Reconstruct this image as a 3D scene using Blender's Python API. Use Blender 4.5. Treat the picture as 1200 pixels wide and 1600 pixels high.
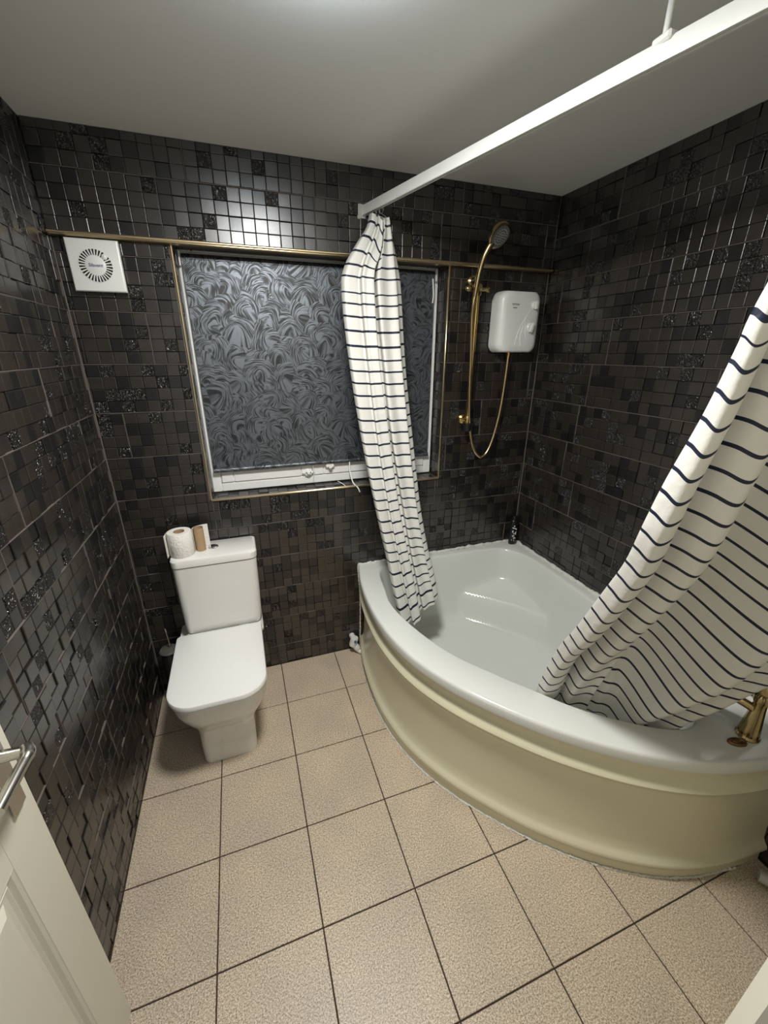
import bpy, math, random
from mathutils import Vector, Matrix, Euler, noise

# ------------------------------------------------------------------ camera, world, lights, exposure
for o in list(bpy.data.objects):
    bpy.data.objects.remove(o, do_unlink=True)
scene = bpy.context.scene
COL = scene.collection
W, H = 2.247, 2.517            # room width, ceiling height (left wall x=0, back wall y=0, floor z=0)
YD = -2.06                     # inner face of the doorway wall
CAM = Vector((0.584, -2.083, 1.783))
CROT = Euler((1.19666, -0.00377, -0.33494), 'XYZ')
FPX = 637.3
cam = bpy.data.cameras.new('camera')
cam.sensor_fit = 'VERTICAL'; cam.sensor_height = 36.0; cam.lens = FPX / 1600 * 36.0
cam.clip_start = 0.02
cam_o = bpy.data.objects.new('camera', cam); COL.objects.link(cam_o)
cam_o.location = CAM; cam_o.rotation_euler = CROT
scene.camera = cam_o

world = bpy.data.worlds.new('world'); scene.world = world
world.use_nodes = True
world.node_tree.nodes['Background'].inputs[0].default_value = (0.85, 0.88, 1.0, 1)
world.node_tree.nodes['Background'].inputs[1].default_value = 0.25

LAMP = (0.81, -1.11, 2.45)
la = bpy.data.lights.new('ceiling_light_source', 'AREA')
la.shape = 'DISK'; la.size = 0.26; la.energy = 22.5; la.color = (1.0, 0.95, 0.875)
la_o = bpy.data.objects.new('ceiling_light_source', la); COL.objects.link(la_o)
la_o.location = (LAMP[0], LAMP[1], LAMP[2] - 0.035)

vs = scene.view_settings
vs.view_transform = 'Standard'; vs.look = 'None'; vs.gamma = 1.0; vs.use_curve_mapping = False
vs.exposure = 0.35

# ------------------------------------------------------------------ helpers
R = random.Random(7)
WO = {}                       # world position of each object's origin

def link(o, parent, origin):
    COL.objects.link(o)
    origin = Vector(origin); WO[o.name] = origin
    if parent is not None:
        o.parent = parent
        o.location = origin - WO[parent.name]
    else:
        o.location = origin
    return o

def tag(o, label=None, cat=None, group=None, kind=None):
    if label: o['label'] = label
    if cat: o['category'] = cat
    if group: o['group'] = group
    if kind: o['kind'] = kind
    return o

def thing(name, loc, label, cat, kind=None, group=None):
    o = bpy.data.objects.new(name, None); o.empty_display_size = 0.05
    link(o, None, loc)
    return tag(o, label, cat, group, kind)

class MB:
    def __init__(s): s.v = []; s.f = []; s.uv = None; s.mi = []
    def add(s, vs_, fs, mi=0):
        b = len(s.v); s.v += [tuple(p) for p in vs_]
        s.f += [tuple(i + b for i in f) for f in fs]; s.mi += [mi] * len(fs); return s
    def box(s, a, b, mi=0):
        x0, x1 = sorted((a[0], b[0])); y0, y1 = sorted((a[1], b[1])); z0, z1 = sorted((a[2], b[2]))
        return s.add([(x0,y0,z0),(x1,y0,z0),(x1,y1,z0),(x0,y1,z0),(x0,y0,z1),(x1,y0,z1),(x1,y1,z1),(x0,y1,z1)],
                     [(0,3,2,1),(4,5,6,7),(0,1,5,4),(1,2,6,5),(2,3,7,6),(3,0,4,7)], mi)
    def bbox(s, a, b, r=0.004, mi=0):
        """box with chamfered edges"""
        x0, x1 = sorted((a[0], b[0])); y0, y1 = sorted((a[1], b[1])); z0, z1 = sorted((a[2], b[2]))
        r = min(r, (x1-x0)*.45, (y1-y0)*.45, (z1-z0)*.45)
        loops = []
        for z, i in ((z0, r), (z0 + r, 0), (z1 - r, 0), (z1, r)):
            c = r
            loops.append([(x0+i+c*(i==0),y0+i,z),(x1-i-c*(i==0),y0+i,z),(x1-i,y0+i+c*(i==0),z),(x1-i,y1-i-c*(i==0),z),
                          (x1-i-c*(i==0),y1-i,z),(x0+i+c*(i==0),y1-i,z),(x0+i,y1-i-c*(i==0),z),(x0+i,y0+i+c*(i==0),z)])
        return s.loft(loops, True, True, mi=mi)
    def loft(s, loops, cap0=False, cap1=False, closed=True, mi=0):
        n = len(loops[0]); vs_ = [p for l in loops for p in l]; fs = []
        for k in range(len(loops) - 1):
            for i in range(n if closed else n - 1):
                j = (i + 1) % n
                fs.append((k*n+i, k*n+j, (k+1)*n+j, (k+1)*n+i))
        if cap0: fs.append(tuple(range(n - 1, -1, -1)))
        if cap1: fs.append(tuple((len(loops)-1)*n + i for i in range(n)))
        return s.add(vs_, fs, mi)
    def lathe(s, prof, center=(0,0,0), axis=(0,0,1), n=24, mi=0, cap0=True, cap1=True):
        """prof: list of (radius, height along axis)"""
        a = Vector(axis).normalized(); u = a.orthogonal().normalized(); w = a.cross(u); c = Vector(center)
        loops = []
        for r, h in prof:
            r = max(r, 1e-5)
            loops.append([c + a*h + (u*math.cos(2*math.pi*i/n) + w*math.sin(2*math.pi*i/n))*r for i in range(n)])
        return s.loft(loops, cap0, cap1, mi=mi)
    def tube(s, pts, r, n=10, mi=0, caps=True):
        pts = [Vector(p) for p in pts]; rs = r if isinstance(r, (list, tuple)) else [r]*len(pts)
        up = None; loops = []
        for i, p in enumerate(pts):
            t = (pts[min(i+1,len(pts)-1)] - pts[max(i-1,0)]).normalized()
            if up is None: up = t.orthogonal().normalized()
            up = (up - t*up.dot(t)).normalized(); sd = t.cross(up)
            loops.append([p + (up*math.cos(2*math.pi*k/n) + sd*math.sin(2*math.pi*k/n))*rs[i] for k in range(n)])
        return s.loft(loops, caps, caps, mi=mi)
    def build(s, name, mats, parent=None, smooth=None, origin=None):
        me = bpy.data.meshes.new(name)
        xs = list(zip(*s.v))
        if origin is None:
            origin = Vector(((min(xs[0])+max(xs[0]))/2, (min(xs[1])+max(xs[1]))/2, min(xs[2])))
        origin = Vector(origin)
        me.from_pydata([(p[0]-origin.x, p[1]-origin.y, p[2]-origin.z) for p in s.v], [], s.f)
        if not isinstance(mats, (list, tuple)): mats = [mats]
        for m in mats: me.materials.append(m)
        if len(mats) > 1: me.polygons.foreach_set('material_index', s.mi)
        if s.uv:
            lay = me.uv_layers.new(name='UVMap')
            for l in me.loops: lay.data[l.index].uv = s.uv[l.vertex_index]
        me.update()
        if smooth is not None:
            me.shade_smooth(); me.set_sharp_from_angle(angle=math.radians(smooth))
        o = bpy.data.objects.new(name, me)
        return link(o, parent, origin)

def fixn(o):
    """make normals consistent"""
    import bmesh
    bm = bmesh.new(); bm.from_mesh(o.data); bmesh.ops.recalc_face_normals(bm, faces=bm.faces); bm.to_mesh(o.data); bm.free()
    return o

def catmull(pts, n, closed=False):
    pts = [Vector(p) for p in pts]; out = []; m = len(pts)
    segs = m if closed else m - 1
    for i in range(segs):
        if closed: p0, p1, p2, p3 = pts[(i-1)%m], pts[i], pts[(i+1)%m], pts[(i+2)%m]
        else: p0, p1, p2, p3 = pts[max(i-1,0)], pts[i], pts[i+1], pts[min(i+2,m-1)]
        for k in range(n):
            t = k/n
            out.append(0.5*((2*p1) + (p2-p0)*t + (2*p0-5*p1+4*p2-p3)*t*t + (3*p1-p0-3*p2+p3)*t*t*t))
    if not closed: out.append(pts[-1])
    return out

def rrect(x0, x1, y0, y1, r, z, n=6):
    """rounded rectangle loop; r = (r at x0y0, x1y0, x1y1, x0y1)"""
    if not isinstance(r, (list, tuple)): r = (r,)*4
    out = []
    for (cx, cy, rr, a0) in ((x0+r[0], y0+r[0], r[0], 180), (x1-r[1], y0+r[1], r[1], 270), (x1-r[2], y1-r[2], r[2], 0), (x0+r[3], y1-r[3], r[3], 90)):
        for k in range(n+1):
            a = math.radians(a0 + 90*k/n); out.append((cx+rr*math.cos(a), cy+rr*math.sin(a), z))
    return out

def lerp(a, b, t): return a + (b-a)*t
def sstep(a, b, x):
    t = min(1, max(0, (x-a)/(b-a))); return t*t*(3-2*t)

def px(p):
    q = CROT.to_matrix().inverted() @ (Vector(p) - CAM)
    if q.z > -0.02: return None
    return (600 + FPX*q.x/-q.z, 800 - FPX*q.y/-q.z)

# ------------------------------------------------------------------ materials
def mat(name, color, rough=0.5, metal=0.0, spec=0.5, **kw):
    m = bpy.data.materials.new(name); m.use_nodes = True
    b = m.node_tree.nodes['Principled BSDF']
    b.inputs['Base Color'].default_value = (*color, 1); b.inputs['Roughness'].default_value = rough
    b.inputs['Metallic'].default_value = metal; b.inputs['Specular IOR Level'].default_value = spec
    for k, v in kw.items(): b.inputs[k].default_value = v
    return m

def N(m, t, **kw):
    n = m.node_tree.nodes.new(t)
    for k, v in kw.items(): setattr(n, k, v)
    return n
def L(m, a, b): m.node_tree.links.new(a, b)
def P(m): return m.node_tree.nodes['Principled BSDF']
def pos(m, scale=1.0):
    return N(m, 'ShaderNodeNewGeometry').outputs['Position']
def noise_n(m, scale, detail=2, rough=.5, vec=None):
    n = N(m, 'ShaderNodeTexNoise'); n.inputs['Scale'].default_value = scale; n.inputs['Detail'].default_value = detail
    n.inputs['Roughness'].default_value = rough
    L(m, vec if vec is not None else pos(m), n.inputs['Vector']); return n
def ramp(m, src, stops):
    r = N(m, 'ShaderNodeValToRGB'); e = r.color_ramp.elements
    while len(e) < len(stops): e.new(0.5)
    for i, (p_, c) in enumerate(stops): e[i].position = p_; e[i].color = (*c, 1)
    L(m, src, r.inputs[0]); return r
def bump(m, height, strength, dist):
    b = N(m, 'ShaderNodeBump'); b.inputs['Strength'].default_value = strength; b.inputs['Distance'].default_value = dist
    L(m, height, b.inputs['Height']); L(m, b.outputs[0], P(m).inputs['Normal']); return b

M = {}
M['ceiling'] = mat('ceiling_paint', (0.82, 0.82, 0.79), 0.55)
n_ = noise_n(M['ceiling'], 9, 3); bump(M['ceiling'], n_.outputs[0], 0.12, 0.01)
M['grout_wall'] = mat('grey_wall_grout', (0.135, 0.112, 0.10), 0.7)
M['sheet'] = mat('tile_body_black', (0.012, 0.010, 0.009), 0.5)

def cellmat(name, col, rough, met, bs, bscale, ior):
    m = mat(name, col, rough, met, IOR=ior)
    n = noise_n(m, 14, 2)
    r = ramp(m, n.outputs[0], [(0.3, tuple(c*0.8 for c in col)), (0.7, tuple(c*1.2 for c in col))])
    L(m, r.outputs[0], P(m).inputs['Base Color'])
    n2 = noise_n(m, bscale, 2)
    bump(m, n2.outputs[0], bs, 0.002)
    return m
M['cell_plain'] = cellmat('glazed_brown_mosaic', (0.0235, 0.0185, 0.0145), 0.27, 0.0, 0.14, 420, 1.78)
M['cell_dark'] = cellmat('glazed_black_mosaic', (0.0095, 0.0088, 0.0088), 0.27, 0.0, 0.10, 420, 1.66)
M['cell_emb'] = mat('embossed_black_mosaic', (0.014, 0.012, 0.011), 0.27, 0.0, IOR=1.7)
_m = M['cell_emb']
_n = noise_n(_m, 60, 1); _v = N(_m, 'ShaderNodeTexWave'); _v.inputs['Scale'].default_value = 30; _v.inputs['Distortion'].default_value = 14
_v.inputs['Detail'].default_value = 1; _v.inputs['Detail Scale'].default_value = 2.2
L(_m, pos(_m), _v.inputs['Vector']); bump(_m, _v.outputs['Fac'], 0.9, 0.004)

M['floor_grout'] = mat('dark_brown_floor_grout', (0.045, 0.028, 0.017), 0.9)
m = M['floor_tile'] = mat('speckled_beige_floor_tile', (0.5, 0.4, 0.28), 0.42)
a = noise_n(m, 210, 3, .7); b_ = noise_n(m, 520, 2, .7)
mx = N(m, 'ShaderNodeMath', operation='ADD'); L(m, a.outputs[0], mx.inputs[0]); L(m, b_.outputs[0], mx.inputs[1])
mm = N(m, 'ShaderNodeMath', operation='MULTIPLY'); mm.inputs[1].default_value = 0.5; L(m, mx.outputs[0], mm.inputs[0])
r_ = ramp(m, mm.outputs[0], [(0.395, (0.12, 0.085, 0.055)), (0.455, (0.36, 0.285, 0.20)), (0.51, (0.55, 0.455, 0.345)), (0.575, (0.82, 0.73, 0.60))])
big = noise_n(m, 5, 2); r2 = ramp(m, big.outputs[0], [(0.3, (0.9, 0.9, 0.9)), (0.7, (1.06, 1.04, 1.0))])
mu = N(m, 'ShaderNodeMix', data_type='RGBA', blend_type='MULTIPLY'); mu.inputs[0].default_value = 1.0
L(m, r_.outputs[0], mu.inputs[6]); L(m, r2.outputs[0], mu.inputs[7]); L(m, mu.outputs[2], P(m).inputs['Base Color'])
bump(m, mm.outputs[0], 0.15, 0.002)

M['ceramic'] = mat('white_ceramic', (0.80, 0.79, 0.75), 0.12, 0, 0.5, **{'Coat Weight': 0.3, 'Coat Roughness': 0.05})
M['seat'] = mat('white_plastic_seat', (0.83, 0.83, 0.80), 0.2)
M['acrylic'] = mat('white_bath_acrylic', (0.69, 0.705, 0.665), 0.14, 0, 0.5)
M['panel'] = mat('cream_bath_panel', (0.70, 0.665, 0.48), 0.22)
M['sealant'] = mat('white_sealant', (0.72, 0.71, 0.66), 0.5)
n_ = noise_n(M['sealant'], 90, 3); bump(M['sealant'], n_.outputs[0], 0.9, 0.01)
M['gold'] = mat('polished_gold', (0.72, 0.50, 0.19), 0.22, 1.0)
M['palegold'] = mat('pale_gold_trim', (0.80, 0.66, 0.42), 0.28, 1.0)
M['brass'] = mat('worn_antique_brass', (0.42, 0.33, 0.17), 0.22, 1.0)
M['hose'] = mat('ribbed_gold_hose', (0.60, 0.47, 0.25), 0.3, 1.0)
M['chrome'] = mat('chrome', (0.75, 0.75, 0.75), 0.12, 1.0)
M['nickel'] = mat('satin_nickel', (0.55, 0.53, 0.49), 0.25, 1.0)
M['white'] = mat('white_plastic', (0.78, 0.78, 0.75), 0.3)
M['upvc'] = mat('white_upvc', (0.82, 0.82, 0.80), 0.25)
M['black'] = mat('black_plastic', (0.012, 0.012, 0.013), 0.3)
M['fanhole'] = mat('dark_fan_grille', (0.006, 0.005, 0.005), 0.8)
M['navytext'] = mat('navy_print', (0.02, 0.02, 0.15), 0.5)
M['greytext'] = mat('grey_print', (0.10, 0.10, 0.10), 0.5)
M['whitetext'] = mat('white_print', (0.75, 0.75, 0.75), 0.5)
M['bottle'] = mat('black_bottle_plastic', (0.008, 0.009, 0.011), 0.25)
M['door'] = mat('cream_door_paint', (0.70, 0.67, 0.56), 0.4)
M['paper'] = mat('toilet_paper', (0.82, 0.80, 0.74), 0.9)
_v = N(M['paper'], 'ShaderNodeTexVoronoi'); _v.inputs['Scale'].default_value = 95; L(M['paper'], pos(M['paper']), _v.inputs['Vector'])
bump(M['paper'], _v.outputs['Distance'], 0.5, 0.004)
M['card'] = mat('brown_cardboard', (0.42, 0.28, 0.16), 0.85)
M['brownoval'] = mat('brown_bronze', (0.20, 0.115, 0.055), 0.4, 0.6)
M['blue'] = mat('blue_plastic', (0.02, 0.16, 0.32), 0.4)
M['greyplastic'] = mat('grey_pipe', (0.42, 0.42, 0.38), 0.4)
M['holder'] = mat('dark_brush_holder', (0.02, 0.018, 0.016), 0.35)
M['holderlid'] = mat('grey_brush_lid', (0.09, 0.085, 0.075), 0.45)
M['faceplate'] = mat('grey_spray_plate', (0.16, 0.16, 0.15), 0.4)
M['rail'] = mat('white_enamel_rail', (0.78, 0.78, 0.74), 0.35)
m = M['glass'] = mat('window_glass', (0.95, 0.97, 1.0), 0.25); P(m).inputs['Transmission Weight'].default_value = 1.0; P(m).inputs['IOR'].default_value = 1.1
m = M['lamp'] = mat('lamp_diffuser', (0.9, 0.9, 0.9), 0.5)
P(m).inputs['Emission Color'].default_value = (0.80, 0.90, 1.0, 1); P(m).inputs['Emission Strength'].default_value = 34.0

# striped curtain cloth: v of the UV map runs in metres down the cloth
m = M['curtain'] = mat('white_navy_striped_curtain', (0.8, 0.8, 0.8), 0.45, 0, 0.4)
uvn = N(m, 'ShaderNodeUVMap'); sep = N(m, 'ShaderNodeSeparateXYZ'); L(m, uvn.outputs[0], sep.inputs[0])
dv = N(m, 'ShaderNodeMath', operation='DIVIDE'); dv.inputs[1].default_value = 0.0545; L(m, sep.outputs[1], dv.inputs[0])
fr = N(m, 'ShaderNodeMath', operation='FRACT'); L(m, dv.outputs[0], fr.inputs[0])
lt = N(m, 'ShaderNodeMath', operation='LESS_THAN'); lt.inputs[1].default_value = 0.155; L(m, fr.outputs[0], lt.inputs[0])
cm = N(m, 'ShaderNodeMix', data_type='RGBA'); cm.inputs[6].default_value = (0.80, 0.79, 0.74, 1); cm.inputs[7].default_value = (0.012, 0.017, 0.040, 1)
L(m, lt.outputs[0], cm.inputs[0]); L(m, cm.outputs[2], P(m).inputs['Base Color'])
nn = noise_n(m, 30, 3); bump(m, nn.outputs[0], 0.25, 0.012)
tr = N(m, 'ShaderNodeBsdfTranslucent'); L(m, cm.outputs[2], tr.inputs[0])
ms = N(m, 'ShaderNodeMixShader'); ms.inputs[0].default_value = 0.18
L(m, P(m).outputs[0], ms.inputs[1]); L(m, tr.outputs[0], ms.inputs[2]); L(m, ms.outputs[0], m.node_tree.nodes['Material Output'].inputs[0])

# roller blind: strokes of silver print, patch by patch turned another way
m = M['blind'] = mat('black_silver_swirl_blind', (0.02, 0.022, 0.026), 0.4)
p0 = pos(m)
dn = noise_n(m, 7, 1, .5, p0)
sub = N(m, 'ShaderNodeVectorMath', operation='SUBTRACT'); sub.inputs[1].default_value = (.5, .5, .5); L(m, dn.outputs['Color'], sub.inputs[0])
sc = N(m, 'ShaderNodeVectorMath', operation='SCALE'); sc.inputs['Scale'].default_value = 0.05; L(m, sub.outputs[0], sc.inputs[0])
ad = N(m, 'ShaderNodeVectorMath', operation='ADD'); L(m, p0, ad.inputs[0]); L(m, sc.outputs[0], ad.inputs[1])
vo = N(m, 'ShaderNodeTexVoronoi'); vo.inputs['Scale'].default_value = 12; vo.inputs['Randomness'].default_value = 1.0; L(m, ad.outputs[0], vo.inputs['Vector'])
sepc = N(m, 'ShaderNodeSeparateColor'); L(m, vo.outputs['Color'], sepc.inputs[0])
an = N(m, 'ShaderNodeMath', operation='MULTIPLY'); an.inputs[1].default_value = 3.1416; L(m, sepc.outputs[0], an.inputs[0])
cs = N(m, 'ShaderNodeMath', operation='COSINE'); L(m, an.outputs[0], cs.inputs[0])
sn = N(m, 'ShaderNodeMath', operation='SINE'); L(m, an.outputs[0], sn.inputs[0])
cb = N(m, 'ShaderNodeCombineXYZ'); L(m, cs.outputs[0], cb.inputs[0]); L(m, sn.outputs[0], cb.inputs[2])
dt = N(m, 'ShaderNodeVectorMath', operation='DOT_PRODUCT'); L(m, ad.outputs[0], dt.inputs[0]); L(m, cb.outputs[0], dt.inputs[1])
# strokes of finite length: noise stretched along the patch's own direction, bent about the patch centre
ng = N(m, 'ShaderNodeMath', operation='MULTIPLY'); ng.inputs[1].default_value = -1; L(m, sn.outputs[0], ng.inputs[0])
cp = N(m, 'ShaderNodeCombineXYZ'); L(m, ng.outputs[0], cp.inputs[0]); L(m, cs.outputs[0], cp.inputs[2])
d2_ = N(m, 'ShaderNodeVectorMath', operation='DOT_PRODUCT'); L(m, ad.outputs[0], d2_.inputs[0]); L(m, cp.outputs[0], d2_.inputs[1])
ds = N(m, 'ShaderNodeMath', operation='MULTIPLY'); ds.inputs[1].default_value = 0.085; L(m, vo.outputs['Distance'], ds.inputs[0])
sm = N(m, 'ShaderNodeMath', operation='ADD'); L(m, dt.outputs['Value'], sm.inputs[0]); L(m, ds.outputs[0], sm.inputs[1])
ka = N(m, 'ShaderNodeMath', operation='MULTIPLY'); ka.inputs[1].default_value = 185; L(m, sm.outputs[0], ka.inputs[0])
kb = N(m, 'ShaderNodeMath', operation='MULTIPLY'); kb.inputs[1].default_value = 24; L(m, d2_.outputs['Value'], kb.inputs[0])
kc = N(m, 'ShaderNodeMath', operation='MULTIPLY'); kc.inputs[1].default_value = 40; L(m, sepc.outputs[1], kc.inputs[0])
kv = N(m, 'ShaderNodeCombineXYZ'); L(m, ka.outputs[0], kv.inputs[0]); L(m, kb.outputs[0], kv.inputs[1]); L(m, kc.outputs[0], kv.inputs[2])
sk = noise_n(m, 1.0, 1.5, .45, kv.outputs[0])
mr = N(m, 'ShaderNodeMapRange'); mr.inputs['From Min'].default_value = 0.40; mr.inputs['From Max'].default_value = 0.58; L(m, sk.outputs[0], mr.inputs['Value'])
bc = N(m, 'ShaderNodeMix', data_type='RGBA'); bc.inputs[6].default_value = (0.010, 0.011, 0.014, 1); bc.inputs[7].default_value = (0.17, 0.188, 0.21, 1)
L(m, mr.outputs[0], bc.inputs[0]); L(m, bc.outputs[2], P(m).inputs['Base Color'])
me_ = N(m, 'ShaderNodeMath', operation='MULTIPLY'); me_.inputs[1].default_value = 0.85; L(m, mr.outputs[0], me_.inputs[0]); L(m, me_.outputs[0], P(m).inputs['Metallic'])
P(m).inputs['Roughness'].default_value = 0.45
bump(m, mr.outputs[0], 0.2, 0.002)

# ------------------------------------------------------------------ room shell
WX0, WX1, WZ0, WZ1 = 0.408, 1.648, 1.095, 2.178      # window opening in the back wall
RD = 0.125                                            # depth of the window recess to the frame
T = 0.012                                             # mosaic build-up in front of the grout plane
wb = MB()
wb.box((-0.2, T, 0), (WX0 - T, 0.25, H)); wb.box((WX1 + T, T, 0), (W + 0.2, 0.25, H))
wb.box((WX0 - T, T, 0), (WX1 + T, 0.25, WZ0 - T)); wb.box((WX0 - T, T, WZ1 + T), (WX1 + T, 0.25, H))
wb.box((-0.005, -0.022 + T, 2.186), (W + 0.005, T + 0.002, H))
wall_back = wb.build('wall_back', M['grout_wall']); tag(wall_back, 'dark mosaic tiled wall around the window behind the toilet', None, None, 'structure')
wall_left = MB().box((-0.2, YD - 0.15, 0), (-T, 0.25, H)).build('wall_left', M['grout_wall']); tag(wall_left, 'dark mosaic tiled wall beside the toilet and the open door', None, None, 'structure')
wall_right = MB().box((W + T, YD - 0.15, 0), (W + 0.2, 0.25, H)).build('wall_right', M['grout_wall']); tag(wall_right, 'dark mosaic tiled wall along the bath', None, None, 'structure')
ceiling = MB().box((-0.2, YD - 0.6, H), (W + 0.2, 0.25, H + 0.1)).build('ceiling', M['ceiling']); tag(ceiling, 'plain off-white painted ceiling', None, None, 'structure')
floor = MB().box((-0.2, YD - 0.6, -0.1), (W + 0.2, 0.25, -0.004)).build('floor', M['floor_grout']); tag(floor, 'square speckled beige floor tiles with dark grout', None, None, 'structure')
# doorway wall: right of the opening and above the door head
DX0, DX1 = 0.05, 0.855
df = MB(); df.box((DX1 + 0.012, YD - 0.1, 0), (W + 0.2, YD, H)); df.box((-0.2, YD - 0.1, 2.04), (DX1 + 0.012, YD, H)); df.box((-0.2, YD - 0.1, 0), (DX0 - 0.03, YD, H))
wall_front = df.build('wall_front', M['door']); tag(wall_front, 'cream painted wall with the doorway', None, None, 'structure')
ar = MB()
ar.bbox((DX1, YD - 0.12, 0), (DX1 + 0.012, YD + 0.002, 2.04), 0.002)
ar.bbox((DX1 + 0.002, YD, 0), (DX1 + 0.076, YD + 0.028, 2.11), 0.012)
tag(ar.build('trim_3', M['door']), 'cream door frame edge at the lower right of the photo', None, None, 'structure')

# floor tiles
GX, GY, S = 0.3188, -0.6439, 0.33
def tile_mesh(name, w, d, mt, g=0.0022, h=0.006, bev=0.0012):
    mb = MB(); a, b = w/2 - g, d/2 - g
    l0 = [(-a,-b,-h),(a,-b,-h),(a,b,-h),(-a,b,-h)]; l1 = [(x,y,-bev) for x,y,_ in l0]
    l2 = [(x - math.copysign(bev,x), y - math.copysign(bev,y), 0) for x,y,_ in l0]
    mb.loft([l0,l1,l2], False, True)
    me = bpy.data.meshes.new(name); me.from_pydata(mb.v, [], mb.f); me.materials.append(mt); me.update(); return me
full = tile_mesh('floor_tile', S, S, M['floor_tile'])
for i in range(-1, 7):
    for j in range(-2, 6):
        x0, x1 = max(0, GX + (i-1)*S + S - S), min(W, GX + i*S + 0.0)
        x0 = max(0.0, GX + (i-1)*S); y1 = min(0.0, GY - (j-1)*S); y0 = max(YD - 0.5, GY - j*S)
        if x1 - x0 < 0.02 or y1 - y0 < 0.02: continue
        isfull = abs(x1-x0-S) < 1e-4 and abs(y1-y0-S) < 1e-4
        me = full if isfull else tile_mesh('floor_tile', x1-x0, y1-y0, M['floor_tile'])
        o = bpy.data.objects.new('floor_tile', me); link(o, floor, ((x0+x1)/2, (y0+y1)/2, 0))

# ---- mosaic wall tiles: 600 x 200 mm tiles of 12 x 4 raised squares
CH = 0.1993; Z0 = 1.5306 - 7*CH            # lowest full course joint
courses = [(0.0, Z0)] + [(Z0 + k*CH, Z0 + (k+1)*CH) for k in range(12)]
def joint(seed_offs, k, c):
    for (zlo, zhi, off) in seed_offs:
        if zlo < (c[0]+c[1])/2 < zhi: return off
    return None
KN = {'back': [(.9, 1.14, .433), (.73, .94, .46), (.13, .34, .434), (0, .13, .439)],
      'left': [(1.33, 1.54, .797), (1.13, 1.34, .342), (1.53, 1.74, .426), (.53, .74, .414)],
      'right': [(1.53, 1.74, .411), (1.13, 1.34, .33), (.93, 1.14, .426), (.73, .94, .161)]}
def patch_courses(z0, z1, cs):
    for c in cs:
        a, b = max(c[0], z0), min(c[1], z1)
        if b - a > 0.006: yield (c, a, b)

def cell_loops(w, h, d, g=0.0004, bev=0.0022):
    a, b = w/2 - g, h/2 - g
    l0 = [(-a,-b,-d),(a,-b,-d),(a,b,-d),(-a,b,-d)]; l1 = [(x,y,-bev) for x,y,_ in l0]
    lm = [(x - math.copysign(bev*.29,x), y - math.copysign(bev*.29,y), -bev*.29) for x,y,_ in l0]
    l2 = [(x - math.copysign(bev,x), y - math.copysign(bev,y), 0) for x,y,_ in l0]
    return [l0, l1, lm, l2]
CELLM = {}
for kd in ('plain', 'dark', 'emb'):
    mb = MB(); mb.loft(cell_loops(0.05, 0.0498, 0.009), False, True)
    me = bpy.data.meshes.new('mosaic_square'); me.from_pydata(mb.v, [], mb.f); me.materials.append(M['cell_' + kd]); me.update(); CELLM[kd] = me

def hidden(u, v):
    if not (0 <= u <= 1200 and 0 <= v <= 1600): return True
    if 262 < u < 415 and 840 < v < 1195: return True
    if 535 + (v-440)*0.17 < u < 625 + (v-440)*0.1 and 350 < v < 975: return True
    if u > 565 and v > 870 + max(0, (u-815))*0.35: return True
    if v > 440 and u > 835 + (1085-v)*0.57: return True
    if v > 1100 and u < (v-1095)*0.42: return True
    return False

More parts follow.
